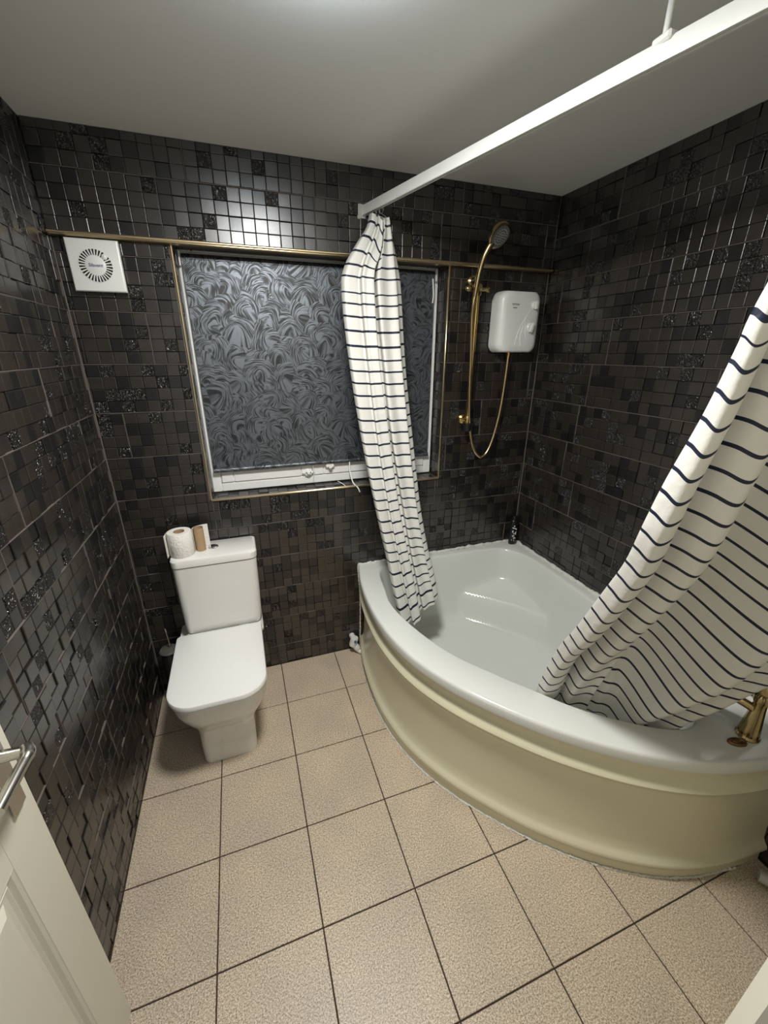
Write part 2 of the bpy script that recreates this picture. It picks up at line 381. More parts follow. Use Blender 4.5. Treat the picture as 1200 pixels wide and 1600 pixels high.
class Mosaic:
    """tiles of raised squares on one plane: origin + U*u + V*z, facing n"""
    def __init__(s, wall): s.wall = wall; s.cells = []; s.gr = MB(); s.rng = random.Random(hash(wall.name) % 1000 if False else len(wall.name)*13)
    def plane(s, org, U, Vv, n, u0, u1, z0, z1, cs, offs, hole=None):
        org, U, Vv, n = Vector(org), Vector(U), Vector(Vv), Vector(n); rng = s.rng
        for k, (c, a, b) in enumerate(patch_courses(z0, z1, cs)):
            j = joint(offs, k, c)
            if j is None: j = rng.choice((0.13, 0.25, 0.38, 0.5)) + rng.uniform(-.03, .03)
            q0 = j - 0.6*math.ceil((j - u0)/0.6)
            while q0 < u1:
                s0, s1 = max(q0, u0), min(q0 + 0.6, u1)
                if s1 - s0 > 0.004:
                    rects = [(s0, s1, a, b)]
                    if hole:
                        hx0, hx1, hz0, hz1 = hole; out = []
                        for (p, q, e, f) in rects:
                            if q <= hx0 or p >= hx1 or f <= hz0 or e >= hz1: out.append((p,q,e,f)); continue
                            if p < hx0: out.append((p, hx0, e, f))
                            if q > hx1: out.append((hx1, q, e, f))
                            if e < hz0: out.append((max(p,hx0), min(q,hx1), e, hz0))
                            if f > hz1: out.append((max(p,hx0), min(q,hx1), hz1, f))
                        rects = out
                    for (p, q, e, f) in rects:
                        if q - p < 0.006 or f - e < 0.006: continue
                        s.tile(org, U, Vv, n, p, q, e, f)
                    # raised squares
                    for r_ in range(4):
                        for cc in range(12):
                            ca, cb_ = q0 + cc*0.05, q0 + cc*0.05 + 0.05
                            ra, rb = c[1] - (r_+1)*CH/4, c[1] - r_*CH/4
                            ca, cb_ = max(ca, u0, ), min(cb_, u1); ra, rb = max(ra, z0, c[0]), min(rb, z1)
                            if cc == 0: ca = max(ca, q0 + 0.0013)
                            if cc == 11: cb_ = min(cb_, q0 + 0.5987)
                            if r_ == 0: rb = min(rb, c[1] - 0.0013)
                            if r_ == 3: ra = max(ra, c[0] + 0.0013)
                            if hole:
                                hx0, hx1, hz0, hz1 = hole
                                if cb_ > hx0 and ca < hx1 and rb > hz0 and ra < hz1:
                                    if ca < hx0 - .004: cb_ = hx0
                                    elif cb_ > hx1 + .004: ca = hx1
                                    elif ra < hz0 - .004: rb = hz0
                                    elif rb > hz1 + .004: ra = hz1
                                    else: continue
                            if cb_ - ca < 0.006 or rb - ra < 0.006: continue
                            x = rng.random(); kd = 'plain' if x < .62 else ('dark' if x < .86 else 'emb')
                            d = rng.choice((0.0, 0.0, -0.0025, -0.0048))
                            cen = org + U*((ca+cb_)/2) + Vv*((ra+rb)/2) + n*d
                            rot = Matrix((U, Vv, n)).transposed() @ Euler((rng.gauss(0, .006), rng.gauss(0, .006), 0)).to_matrix()
                            s.cells.append((cen, rot, (cb_-ca)/0.05, (rb-ra)/0.0498, kd))
                q0 += 0.6
    def tile(s, org, U, Vv, n, p, q, e, f):
        g = 0.0011; mb = MB()
        l = [(p+g,e+g),(q-g,e+g),(q-g,f-g),(p+g,f-g)]
        mb.loft([[org + U*x + Vv*y - n*(T+.0005) for x,y in l], [org + U*x + Vv*y - n*0.0078 for x,y in l]], False, True)
        w2 = .0010
        for (a0, a1, b0, b1) in ((p-w2, q+w2, f-w2, f+w2), (q-w2, q+w2, e, f)):
            k = len(s.gr.v)
            s.gr.loft([[org + U*x + Vv*y - n*h for x, y in ((a0,b0),(a1,b0),(a1,b1),(a0,b1))] for h in (T+.0005, .0012)], False, True)
        mb.build('wall_tile', M['sheet'], s.wall, origin=org + U*((p+q)/2) + Vv*((e+f)/2) - n*T)
    def finish(s):
        sized = []
        for c in s.cells:
            u = px(c[0]); ar_ = 0
            if u and not hidden(*u):
                a = px(c[0] + c[1].col[0]*0.025*c[2]); b = px(c[0] + c[1].col[1]*0.025*c[3])
                if a and b: ar_ = abs((a[0]-u[0])*(b[1]-u[1]) - (a[1]-u[1])*(b[0]-u[0]))
            sized.append((ar_, c))
        sized.sort(key=lambda t: -t[0])
        for ar_, (cen, rot, sx, sy, kd) in sized[:300]:
            o = bpy.data.objects.new('mosaic_square', CELLM[kd])
            link(o, s.wall, cen); o.rotation_euler = rot.to_euler(); o.scale = (sx, sy, 1)
        mb = MB(); idx = {'plain': 0, 'dark': 1, 'emb': 2}
        for ar_, (cen, rot, sx, sy, kd) in sized[300:]:
            lp = cell_loops(0.05*sx, 0.0498*sy, 0.009)
            mb.loft([[cen + rot @ Vector(p) for p in l] for l in lp], False, True, mi=idx[kd])
        o = mb.build('mosaic_squares', [M['cell_plain'], M['cell_dark'], M['cell_emb']], s.wall, origin=WO[s.wall.name])
        tag(o, 'small raised dark mosaic squares', None, None, 'stuff')
        fixn(s.gr.build('grout_lines', M['grout_wall'], s.wall, origin=WO[s.wall.name]))

mo = Mosaic(wall_back)
mo.plane((0,0,0), (1,0,0), (0,0,1), (0,-1,0), 0, W, 0, 2.186, courses, KN['back'], (WX0, WX1, WZ0, WZ1+.02))
BT = [(2.19 + k*CH, 2.19 + (k+1)*CH) for k in range(2)]
mo.plane((0,-0.022,0), (1,0,0), (0,0,1), (0,-1,0), 0, W, 2.19, H, BT, [])
mo.plane((WX1,0,0), (0,1,0), (0,0,1), (-1,0,0), 0.0, RD, WZ0, WZ1, courses, [(0,3,0.0)])      # recess side facing the room
mo.plane((WX0,0,0), (0,-1,0), (0,0,1), (1,0,0), -RD, 0.0, WZ0, WZ1, courses, [(0,3,0.0)])
mo.plane((0,0,WZ0), (1,0,0), (0,1,0), (0,0,1), WX0, WX1, 0.0, RD, [(0.0, CH)], [(0,3,0.433)])
mo.finish()
ml = Mosaic(wall_left)
ml.plane((0,0,0), (0,1,0), (0,0,1), (1,0,0), YD, 0.0, 0, H, courses, [(a, b, -c) for a, b, c in KN['left']])
ml.finish()
mr_ = Mosaic(wall_right)
mr_.plane((W,0,0), (0,-1,0), (0,0,1), (-1,0,0), 0.0, -YD, 0, H, courses, KN['right'])
mr_.finish()

for nm, wl, x in (('corner_grout', wall_left, .0015), ('corner_grout', wall_right, W - .0015)):
    MB().tube([(x, -.0015, 0), (x, -.0015, 2.176)], .0028, 6).build(nm, M['grout_wall'], wl)

# ---- gold trims
tg = MB()
tg.bbox((0.002, -0.031, 2.178), (W - 0.002, -0.018, 2.194), 0.003); tg.box((0.002, -0.02, 2.178), (W - 0.002, 0.004, 2.182))
tg.tube([(0.002, -0.031, 2.188), (W-0.002, -0.031, 2.188)], 0.006, 10)
tag(tg.build('trim_1', M['palegold'], smooth=40), 'long thin gold edge strip above the window', None, None, 'structure')
tg = MB(); e = 0.006
for a, b in (((WX0 - 0.008, WZ0 - 0.008), (WX0 + 0.002, 2.18)), ((WX1 - 0.002, WZ0 - 0.008), (WX1 + 0.008, 2.18)), ((WX0 - 0.008, WZ0 - 0.008), (WX1 + 0.008, WZ0 + 0.002))):
    tg.bbox((a[0], -0.007, a[1]), (b[0], 0.004, b[1]), 0.003)
tag(tg.build('trim_2', M['palegold'], smooth=40), 'gold edge strip framing the sides and foot of the window', None, None, 'structure')

# ------------------------------------------------------------------ window
win = thing('window_1', ((WX0+WX1)/2, RD, WZ0), 'white plastic framed window mostly covered by a black blind', None, 'structure')
def ring(mb, x0, x1, z0, z1, w, y0, y1, r=0.004):
    mb.bbox((x0, y0, z0), (x0+w, y1, z1), r); mb.bbox((x1-w, y0, z0), (x1, y1, z1), r)
    mb.bbox((x0+w, y0, z0), (x1-w, y1, z0+w), r); mb.bbox((x0+w, y0, z1-w), (x1-w, y1, z1), r)
fr_ = MB(); ring(fr_, WX0, WX1, WZ0+.001, WZ1+.01, 0.062, RD - 0.012, RD + 0.05, 0.005); ring(fr_, WX0+.004, WX1-.004, WZ0+.004, WZ1, 0.045, RD - 0.02, RD - 0.01, 0.004)
fr_.build('window_frame', M['upvc'], win)
XM = 0.93
for x0, x1 in ((WX0 + 0.05, XM), (XM, WX1 - 0.05)):
    sh = MB(); ring(sh, x0, x1, WZ0 + 0.05, WZ1 - 0.04, 0.062, RD - 0.026, RD + 0.03, 0.006); ring(sh, x0+.05, x1-.05, WZ0 + 0.1, WZ1 - 0.09, 0.02, RD - 0.012, RD + 0.03, 0.005)
    sash = sh.build('sash', M['upvc'], win)
    MB().box((x0 + 0.06, RD + 0.005, WZ0 + 0.11), (x1 - 0.06, RD + 0.012, WZ1 - 0.1)).build('pane', M['glass'], sash)
ct = MB(); ct.lathe([(.0,0),(.022,0),(.022,.006),(.015,.010),(0,.010)], (0.905, RD - 0.026, 1.165), (0,-1,0), 16)
ct.lathe([(0,0),(.009,0),(.009,.016),(.006,.019),(0,.019)], (0.905, RD - 0.030, 1.165), (0,-1,0), 12)
ct.bbox((0.87, RD-.036, 1.158), (0.94, RD-.026, 1.172), .004)
ct.build('window_catch', M['white'], win, 40)
ct = MB(); ct.bbox((1.00, RD-.045, 1.185), (1.05, RD-.025, 1.225), .005); ct.lathe([(.0,0),(.011,0),(.011,.012),(0,.012)], (1.025, RD - 0.045, 1.196), (0,-1,0), 14)
ct.build('window_lock', M['upvc'], win, 40)

# ---- roller blind
BY = 0.084
bl = thing('roller_blind', (1.03, BY, 1.2), 'black roller blind with silver swirl print drawn over the window', 'roller blind')
BX0, BX1, BZ0, BZ1 = WX0 + 0.022, WX1 - 0.035, 1.222, 2.15
f = MB(); nx, nz = 24, 30; vs_ = []
for side in (0, 1):
    for j in range(nz+1):
        for i in range(nx+1):
            x = lerp(BX0, BX1, i/nx); z = lerp(BZ0, BZ1, j/nz)
            y = BY + side*0.0008 + 0.0025*math.sin(i*.9)*(1-j/nz)*.6
            vs_.append((x, y, z))
fs = []; st = (nx+1)*(nz+1)
for j in range(nz):
    for i in range(nx):
        a = j*(nx+1)+i; fs.append((a, a+1, a+nx+2, a+nx+1)); fs.append((st+a, st+a+nx+1, st+a+nx+2, st+a+1))
f.add(vs_, fs); f.build('fabric', M['blind'], bl, 60)
hb = MB(); hb.tube([(BX0, BY-.003, BZ0-.002), (BX1, BY-.003, BZ0-.002)], 0.011, 12); hb.build('hem_bar', M['blind'], bl, 50)
MB().tube([(BX0, BY+.02, BZ1), (BX1, BY+.02, BZ1)], 0.021, 16).build('roller', M['blind'], bl, 50)
for x in (BX0 - .012, BX1 + .004):
    MB().bbox((x, BY - .005, BZ1 - .03), (x + .008, BY + .045, BZ1 + .027), .002).build('bracket', M['white'], bl)
# loose cords below the hem
MB().tube(catmull([(1.135, BY-.005, BZ0-.005), (1.13, BY-.03, 1.16), (1.135, BY-.07, 1.11), (1.155, -.01, 1.085), (1.165, -.014, 1.06)], 6), 0.0035, 8).build('cord', M['white'], bl, 60)
MB().tube(catmull([(0.93, BY, BZ0-.005), (0.932, BY-.002, 1.17), (0.928, BY-.004, 1.112)], 6), 0.002, 6).build('cord', M['white'], bl, 60)
MB().tube(catmull([(1.06, BY-.02, 1.11), (1.08, BY-.06, 1.103), (1.095, -.004, 1.09)], 6), 0.002, 6).build('cord', M['white'], bl, 60)
MB().tube(catmull([(1.597, BY-.012, 2.13), (1.602, BY-.014, 2.06), (1.6, BY-.012, 2.02)], 5), 0.004, 8).build('chain_end', M['white'], bl, 60)

# ------------------------------------------------------------------ toilet
TX0, TX1 = 0.160, 0.566
to = thing('toilet', (0.363, -0.36, 0), 'white close-coupled toilet with closed square lid under the window', 'toilet')
pan = MB(); secs = []
for z, x0, x1, yf, rf in ((0.0, .246, .480, -.556, .035), (.01, .244, .482, -.558, .035), (.10, .243, .483, -.560, .04), (.185, .241, .485, -.563, .05), (.215, .232, .494, -.572, .06),
                          (.255, .208, .518, -.598, .09), (.30, .186, .540, -.625, .11), (.35, .171, .555, -.646, .12), (.395, .165, .561, -.655, .12), (.412, .164, .562, -.656, .12)):
    secs.append(rrect(x0, x1, yf, -0.012, (rf, rf, .02, .02), z, 8))
pan.loft(secs, True, True)
pan.bbox((.20, -.20, .40), (.575, -.01, .446), .012)
pan.build('pan', M['ceramic'], to, 40)
def slab(z0, z1, x0, x1, y0, y1, rf, rb, e=0.008, crown=0.0):
    mb = MB(); lp = []
    for z, i in ((z0, e*.6), (z0 + e*.5, 0), (z1 - e, 0), (z1 - e*.3, e*.35), (z1, e)):
        lp.append(rrect(x0+i, x1-i, y0+i, y1-i, (rf-i, rf-i, rb, rb), z, 10))
    mb.loft(lp, True, True); return mb
slab(.416, .430, TX0 + .004, TX1 - .004, -.664, -.175, .115, .02, .004).build('seat', M['seat'], to, 35)
slab(.433, .458, TX0, TX1, -.670, -.172, .115, .022, .008).build('lid', M['seat'], to, 35)
for x in (.245, .48): MB().tube([(x-.025, -.165, .447), (x+.025, -.165, .447)], .010, 12).build('hinge', M['chrome'], to, 40)
cs_ = MB(); lp = []
for z, x0, x1, yf in ((.447, .212, .566, -.160), (.455, .206, .571, -.168), (.50, .203, .575, -.173), (.65, .201, .579, -.180), (.832, .200, .582, -.187)):
    lp.append(rrect(x0, x1, yf, -0.008, (.035, .035, .01, .01), z, 8))
cs_.loft(lp, True, True); cis = cs_.build('cistern', M['ceramic'], to, 40)
lid = MB(); lp = []
for z, i in ((.834, .002), (.838, -.004), (.868, -.005), (.875, -.001), (.878, .006)):
    lp.append(rrect(.201+i, .581-i, -.188+i, -.006-i*.2, (.038, .038, .012, .012), z, 8))
lid.loft(lp, True, True); cl = lid.build('cistern_lid', M['ceramic'], to, 35)
bt = MB(); bt.lathe([(.0,0),(.025,0),(.025,.003),(.022,.005),(.0,.005)], (.385, -.082, .877), (0,0,1), 24); bt.lathe([(0,0),(.019,0),(.018,.003),(0,.0035)], (.385,-.082,.8815), (0,0,1), 20)
b1 = bt.build('flush_button', M['chrome'], cl, 35)

# toilet rolls on the cistern
def roll(name, c, ro, ri, h, label, paper=True):
    t = thing(name, c, label, 'toilet roll'); c = Vector(c); n = 36; mb = MB(); lp = []
    for r, z in ((ri+.0015, .001), (ro-.003, 0), (ro, .004), (ro, h-.004), (ro-.003, h), (ri+.0015, h-.001)):
        lp.append([c + Vector((r*math.cos(2*math.pi*i/n), r*math.sin(2*math.pi*i/n), z)) for i in range(n)])
    if paper:
        mb.loft(lp + [lp[0]]); mb.build('paper', M['paper'], t, 50)
    tb = MB(); lp = []
    for r, z in ((ri, 0), (ri+.0015, 0), (ri+.0015, h), (ri, h)):
        lp.append([c + Vector((r*math.cos(2*math.pi*i/n), r*math.sin(2*math.pi*i/n), z)) for i in range(n)])
    tb.loft(lp + [lp[0]]); tb.build('cardboard_core', M['card'], t, 50)
    return t
r1 = roll('toilet_roll', (.252, -.118, .8785), .054, .023, .118, 'part-used white toilet roll standing at the left of the cistern lid')
def sheet_strip(name, pts, h, z0, mt, parent):
    mb = MB(); pts = catmull([(p[0], p[1], 0) for p in pts], 5)
    nrm = []
    for i, p in enumerate(pts):
        t = (pts[min(i+1, len(pts)-1)] - pts[max(i-1, 0)]).normalized(); nrm.append(Vector((-t.y, t.x, 0)))
    loops = []
    for k, p in enumerate(pts):
        q = p + nrm[k]*.0012
        loops.append([(p.x,p.y,z0),(q.x,q.y,z0),(q.x,q.y,z0+h),(p.x,p.y,z0+h)])
    mb.loft(loops, True, True); return mb.build(name, mt, parent, 50)
sheet_strip('loose_sheet', [(.222, -.066), (.204, -.082), (.195, -.11), (.190, -.15)], .112, .8795, M['paper'], r1)
r2_ = roll('cardboard_tube', (.333, -.098, .8785), .0212, .0205, .118, 'almost empty brown cardboard toilet roll tube beside the flush button', paper=False)
r2_['category'] = 'cardboard tube'
sheet_strip('loose_sheet', [(.309, -.112), (.306, -.095), (.318, -.073), (.345, -.060), (.372, -.055)], .114, .8795, M['paper'], r2_)

# toilet brush
tbp = (0.095, -0.10, 0)
tb = thing('toilet_brush', tbp, 'dark toilet brush holder with grey lid in the corner behind the toilet', 'toilet brush')
MB().lathe([(.0,0),(.042,0),(.045,.01),(.040,.30),(.038,.33),(0,.33)], tbp, n=20).build('holder', M['holder'], tb, 40)
MB().lathe([(.0,.33),(.044,.33),(.046,.336),(.040,.344),(.012,.35),(0,.35)], tbp, n=24).build('lid', M['holderlid'], tb, 40)
MB().tube([(tbp[0]+.012, tbp[1], .345), (tbp[0]+.004, tbp[1], .47)], .0045, 8).build('handle', M['chrome'], tb, 60)

# ------------------------------------------------------------------ corner bath
RZ = 0.600
OUT = [(1.150, -0.004), (1.108, -.20), (1.090, -.42), (1.098, -.62), (1.140, -.82), (1.222, -1.00), (1.335, -1.165), (1.480, -1.33), (1.655, -1.475), (1.840, -1.578), (2.03, -1.632), (W - .003, -1.655)]
OUTC = catmull([(x, y, 0) for x, y in OUT], 7)
INN = [(1.236, -.13), (1.208, -.30), (1.190, -.45), (1.222, -.64), (1.300, -.86), (1.412, -1.03), (1.505, -1.152), (1.60, -1.272), (1.72, -1.378), (1.83, -1.447), (1.915, -1.468), (1.985, -1.43), (2.045, -1.33), (2.12, -1.13), (2.175, -.85), (2.192, -.45), (2.182, -.24), (2.13, -.12), (2.03, -.068), (1.7, -.052), (1.42, -.052), (1.29, -.065)]
INNC = catmull([(x, y, 0) for x, y in INN], 8, True)
bath = thing('corner_bath', (1.7, -0.7, 0), 'white curved corner bath with cream panel between window wall and right wall', 'bath')
BC = Vector((1.72, -.66, 0))
outer_poly = OUTC + [Vector((W - .003, -.004, 0))]
def cast(poly, ang):
    d = Vector((math.cos(ang), math.sin(ang), 0)); best = None
    for i in range(len(poly)):
        a, b = poly[i], poly[(i+1) % len(poly)]; e = b - a
        den = d.x*e.y - d.y*e.x
        if abs(den) < 1e-9: continue
        w = a - BC; t = (w.x*e.y - w.y*e.x)/den; s_ = (w.x*d.y - w.y*d.x)/den
        if t > 0 and -1e-6 <= s_ <= 1+1e-6 and (best is None or t < best): best = t
    return BC + d*best
angs = [2*math.pi*i/160 for i in range(160)]
for c in ((W - .003, -.004), (1.150, -.004), (W - .003, -1.655)): angs.append(math.atan2(c[1]-BC.y, c[0]-BC.x) % (2*math.pi))
angs = sorted(angs)
outl = [cast(outer_poly, a) for a in angs]; innl = [cast(INNC, a) for a in angs]
ac = math.atan2(-0.10 - BC.y, 2.17 - BC.x)
STEEP = [(1, .600), (.992, .598), (.984, .588), (.972, .56), (.95, .48), (.915, .37), (.88, .28), (.84, .22), (.78, .19), (.70, .178), (.5, .172), (.25, .168), (0, .166)]
def circ(a, b, c):
    d = 2*(a[0]*(b[1]-c[1]) + b[0]*(c[1]-a[1]) + c[0]*(a[1]-b[1])); q = lambda p: p[0]**2 + p[1]**2
    ux = (q(a)*(b[1]-c[1]) + q(b)*(c[1]-a[1]) + q(c)*(a[1]-b[1]))/d; uy = (q(a)*(c[0]-b[0]) + q(b)*(a[0]-c[0]) + q(c)*(b[0]-a[0]))/d
    return ux, uy, math.hypot(a[0]-ux, a[1]-uy)
SCX, SCY, SCR = circ((1.72, -.06), (1.955, -.262), (2.20, -.67))
def tubz(t, x, y):
    z = .166
    for (t0, z0), (t1, z1) in zip(STEEP, STEEP[1:]):
        if t1 <= t <= t0: z = lerp(z1, z0, (t-t1)/(t0-t1)); break
    d = math.hypot(x-SCX, y-SCY) - SCR          # > 0 beyond the front edge of the corner seat
    seat_ = lerp(.17, .352, sstep(-.075, .018, d)) + .10*sstep(.02, .30, d)
    m_ = .035; k = max(m_ - abs(z-seat_), 0)/m_
    return max(z, seat_) + k*k*m_*.25
TS = [1, .992, .984, .972, .96, .945, .93, .915, .90, .885, .87, .855, .84, .82, .80, .78, .76, .74, .72, .70, .68, .66, .64, .62, .60, .58, .56, .54, .52, .50, .46, .42, .36, .30, .2, .1]
tub = MB(); loops = []
def dn_(p, k, z):       # step towards the centre by k metres
    d = (BC - p); d.z = 0; return Vector((p.x, p.y, 0)) + d.normalized()*k + Vector((0, 0, z))
loops.append([dn_(p, .012, .555) for p in outl]); loops.append([dn_(p, .001, .556) for p in outl]); loops.append([dn_(p, 0, .562) for p in outl])
loops.append([dn_(p, 0, .586) for p in outl]); loops.append([dn_(p, .003, .595) for p in outl]); loops.append([dn_(p, .009, .599) for p in outl]); loops.append([dn_(p, .016, RZ) for p in outl])
for t in TS:
    lp = []
    for p in innl:
        q = BC + (p - BC)*t; lp.append((q.x, q.y, tubz(t, q.x, q.y)))
    loops.append(lp)
tub.loft(loops, False, False); b0 = len(tub.v); tub.v.append((BC.x, BC.y, .165)); nL = len(angs); base = (len(loops)-1)*nL
for i in range(nL): tub.f.append((base+i, base+(i+1) % nL, b0)); tub.mi.append(0)
fixn(tub.build('tub', M['acrylic'], bath, 50))
# panel swept along the front edge
pf = [(.558, .016), (.545, .015), (.52, .020), (.495, .024), (.482, .018), (.470, .006), (.458, .001), (.446, .006), (.435, .016), (.41, .023), (.36, .027), (.25, .029), (.15, .027), (.105, .022), (.092, .014), (.082, .004), (.070, .000), (.058, .004), (.048, .012), (.03, .013), (0.0, .011)]
pm = MB(); loops = []
nl = len(OUTC); nr = []
for i, p in enumerate(OUTC):
    t = (OUTC[min(i+1, nl-1)] - OUTC[max(i-1, 0)]).normalized(); nr.append(Vector((-t.y, t.x, 0)))
inside = 1 if (BC - OUTC[nl//2]).dot(nr[nl//2]) > 0 else -1
for z, off in pf: loops.append([OUTC[i] + nr[i]*(inside*off) + Vector((0, 0, z)) for i in range(nl)])
pm.loft(loops, closed=False)
# inner face closes the panel into a board
bk = [[OUTC[i] + nr[i]*(inside*.036) + Vector((0, 0, z)) for i in range(nl)] for z in (0.0, .558)]
pm.loft(bk, closed=False)
fixn(pm.build('front_panel', M['panel'], bath, 40))
# sealant bead along the walls, uneven
def bead(pts, r0, seed, name='sealant_bead', parent=bath):
    rg = random.Random(seed); P_ = catmull(pts, 40); rs = [r0*(0.75 + 0.6*noise.noise(Vector((i*.23, seed, 0))) + .25*rg.random()) for i in range(len(P_))]
    P_ = [p + Vector((rg.gauss(0, .0008), rg.gauss(0, .0008), rg.gauss(0, .0012))) for p in P_]
    return MB().tube(P_, rs, 8).build(name, M['sealant'], parent, 60)
bead([(1.150, -.004, RZ), (1.5, -.004, RZ+.001), (1.9, -.004, RZ+.001), (W-.006, -.006, RZ+.001)], .010, 1)
bead([(W-.005, -.006, RZ+.001), (W-.005, -.5, RZ+.001), (W-.005, -1.1, RZ), (W-.005, -1.65, RZ)], .012, 2)
bead([(1.150, -.004, RZ), (1.149, -.003, .56), (1.157, -.003, .4), (1.155, -.003, .2), (1.15, -.003, 0.005)], .005, 3)
bead([Vector((OUTC[i].x, OUTC[i].y, .002)) - nr[i]*(inside*-.008) for i in range(1, nl, 6)] , .0045, 4)

# gold mixer on the bath deck
tp = Vector((2.055, -1.545, RZ))
tap = thing('bath_tap', tp, 'gold bath tap standing on the deck at the right end of the bath', 'tap')
MB().lathe([(0,0),(.032,0),(.034,.006),(.030,.014),(.0,.014)], tp, n=24).build('flange', M['brass'], tap, 40)
bd = MB(); n = 40; lp = []
ax = Vector((.10, .05, 1)).normalized()
for r, h in ((.027,.012),(.026,.03),(.022,.07),(.018,.11),(.017,.13),(.022,.14),(.022,.155),(.012,.165)):
    c = tp + ax*h
    lp.append([c + Vector((r*(1+.07*math.cos(10*2*math.pi*i/n))*math.cos(2*math.pi*i/n), r*(1+.07*math.cos(10*2*math.pi*i/n))*math.sin(2*math.pi*i/n), 0)) for i in range(n)])
bd.loft(lp, True, True); bd.build('body', M['brass'], tap, 40)
top = tp + ax*.165
MB().lathe([(0,0),(.014,0),(.03,.012),(.032,.03),(.026,.042),(0,.046)], top, n=20).build('handle', M['brass'], tap, 40)
MB().tube(catmull([tp + ax*.10, tp + Vector((-.02, .06, .115)), tp + Vector((-.05, .13, .105)), tp + Vector((-.055, .145, .075))], 6), [.014]*18 + [.013], 14).build('spout', M['brass'], tap, 50)
ov = MB(); oc = Vector((1.992, -1.553, RZ)); n = 28; lp = []
d1 = Vector((.92, -.39, 0)).normalized(); d2 = Vector((.39, .92, 0)).normalized()
for s_, h in ((1.0, .0), (1.0, .005), (.88, .009), (.7, .009), (.62, .006), (.5, .006), (.42, .010), (.2, .011)):
    lp.append([oc + d1*(.030*s_*math.cos(2*math.pi*i/n)) + d2*(.016*s_*math.sin(2*math.pi*i/n)) + Vector((0,0,h)) for i in range(n)])
ov.loft(lp, True, True); o = ov.build('plug_cover', M['brownoval'], None, 40)
tag(o, 'small brown ridged oval disc lying on the bath deck beside the tap', 'plug cover')

# black bottle in the corner of the bath
bp_ = Vector((2.196, -.052, RZ + .002))
bo = thing('shower_gel_bottle', bp_, 'black shower gel bottle with white print in the corner of the bath', 'bottle')
bb = MB(); lp = []
for z, a, b in ((0,.024,.016),(.004,.028,.019),(.02,.029,.020),(.12,.029,.020),(.155,.027,.019),(.165,.022,.016),(.168,.019,.014)):
    lp.append([bp_ + Vector((a*math.cos(2*math.pi*i/28), b*math.sin(2*math.pi*i/28), z)) for i in range(28)])
bb.loft(lp, True, True); bb.build('body', M['bottle'], bo, 40)
bb = MB(); lp = []
for z, a, b in ((.168,.0205,.015),(.190,.0205,.015),(.196,.017,.012)):
    lp.append([bp_ + Vector((a*math.cos(2*math.pi*i/28), b*math.sin(2*math.pi*i/28), z)) for i in range(28)])
bb.loft(lp, True, True); bb.build('cap', M['bottle'], bo, 40)
def on_bottle(poly, name='print'):
    """flat print shape wrapped on the front of the bottle; poly in (x mm, z mm)"""
    mb = MB(); vs_ = []
    for x, z in poly:
        x *= .0009; z = 75 + (z-75)*.9; y = -0.0203*math.sqrt(max(0, 1-(x/.0295)**2)) - .0004
        vs_.append(bp_ + Vector((x, y, z*.001)))
    mb.add(vs_, [tuple(range(len(vs_)))]); return mb
pr_ = MB()
for poly in ([(-16,136),(-8,133),(-8,140),(-16,144)], [(-24,122),(-14,120),(-14,127),(-24,130)], [(-14,120),(2,112),(4,119),(-14,127)], [(2,108),(8,107),(8,119),(2,118)],
             [(-23,88),(-16,88),(-16,104),(-23,104)], [(-3,78),(6,66),(7,98),(-6,86)], [(-16,78),(-6,74),(-6,80),(-16,84)], [(-22,60),(-4,60),(-8,67),(-22,66)],
             [(-22,62),(-16,62),(-2,38),(-8,36)], [(-10,50),(6,38),(7,43),(-6,54)], [(-23,30),(-4,24),(-4,28),(-23,34)], [(-23,24),(-2,18),(-2,22),(-23,28)]):
    q = on_bottle(poly); pr_.add(q.v, q.f)
pr_.build('print', M['whitetext'], bo)

# ------------------------------------------------------------------ extractor fan
fc = Vector((.135, 0, 2.0845))
fan = thing('extractor_fan', fc, 'square white extractor fan with round slotted grille high on the left', 'extractor fan')
fb = MB(); hs = .088; lp = []
for y, i in ((-.0, .004), (-.004, .002), (-.026, .0), (-.031, .003), (-.033, .008)):
    lp.append([(fc.x+sx*(hs-i), y, fc.z+sz*(hs-i)) for sx, sz in ((-1,-1),(1,-1),(1,1),(-1,1))])
fb.loft(lp, True, True); fb.build('cover', M['white'], fan, 30)
dk = MB(); n = 48
lp = [[(fc.x + r*math.cos(2*math.pi*i/n), -.0335, fc.z + r*math.sin(2*math.pi*i/n)) for i in range(n)] for r in (.0335, .055)]
dk.loft(lp); dk.build('grille_opening', M['fanhole'], fan)
for k in range(30):
    a = 2*math.pi*k/30; ca, sa_ = math.cos(a), math.sin(a); mb = MB(); w = .0018
    c0 = Vector((fc.x + .033*ca, -.0335, fc.z + .033*sa_)); c1 = Vector((fc.x + .0565*ca, -.0335, fc.z + .0565*sa_)); t = Vector((-sa_, 0, ca))
    mb.loft([[c0 - t*w, c0 + t*w, c0 + t*w + Vector((0,-.003,0)), c0 - t*w + Vector((0,-.003,0))], [c1 - t*w*1.2, c1 + t*w*1.2, c1 + t*w*1.2 + Vector((0,-.003,0)), c1 - t*w*1.2 + Vector((0,-.003,0))]], True, True)
    mb.build('grille_rib', M['white'], fan)
MB().lathe([(0,.033),(.0345,.033),(.0345,.0365),(.031,.0385),(0,.039)], (fc.x, 0, fc.z), (0,-1,0), 32).build('hub', M['white'], fan, 40)
MB().lathe([(0,.033),(.010,.033),(.010,.037),(.006,.041),(0,.042)], (fc.x+.034, 0, fc.z+.030), (0,-1,0), 16).build('indicator_button', M['white'], fan, 40)
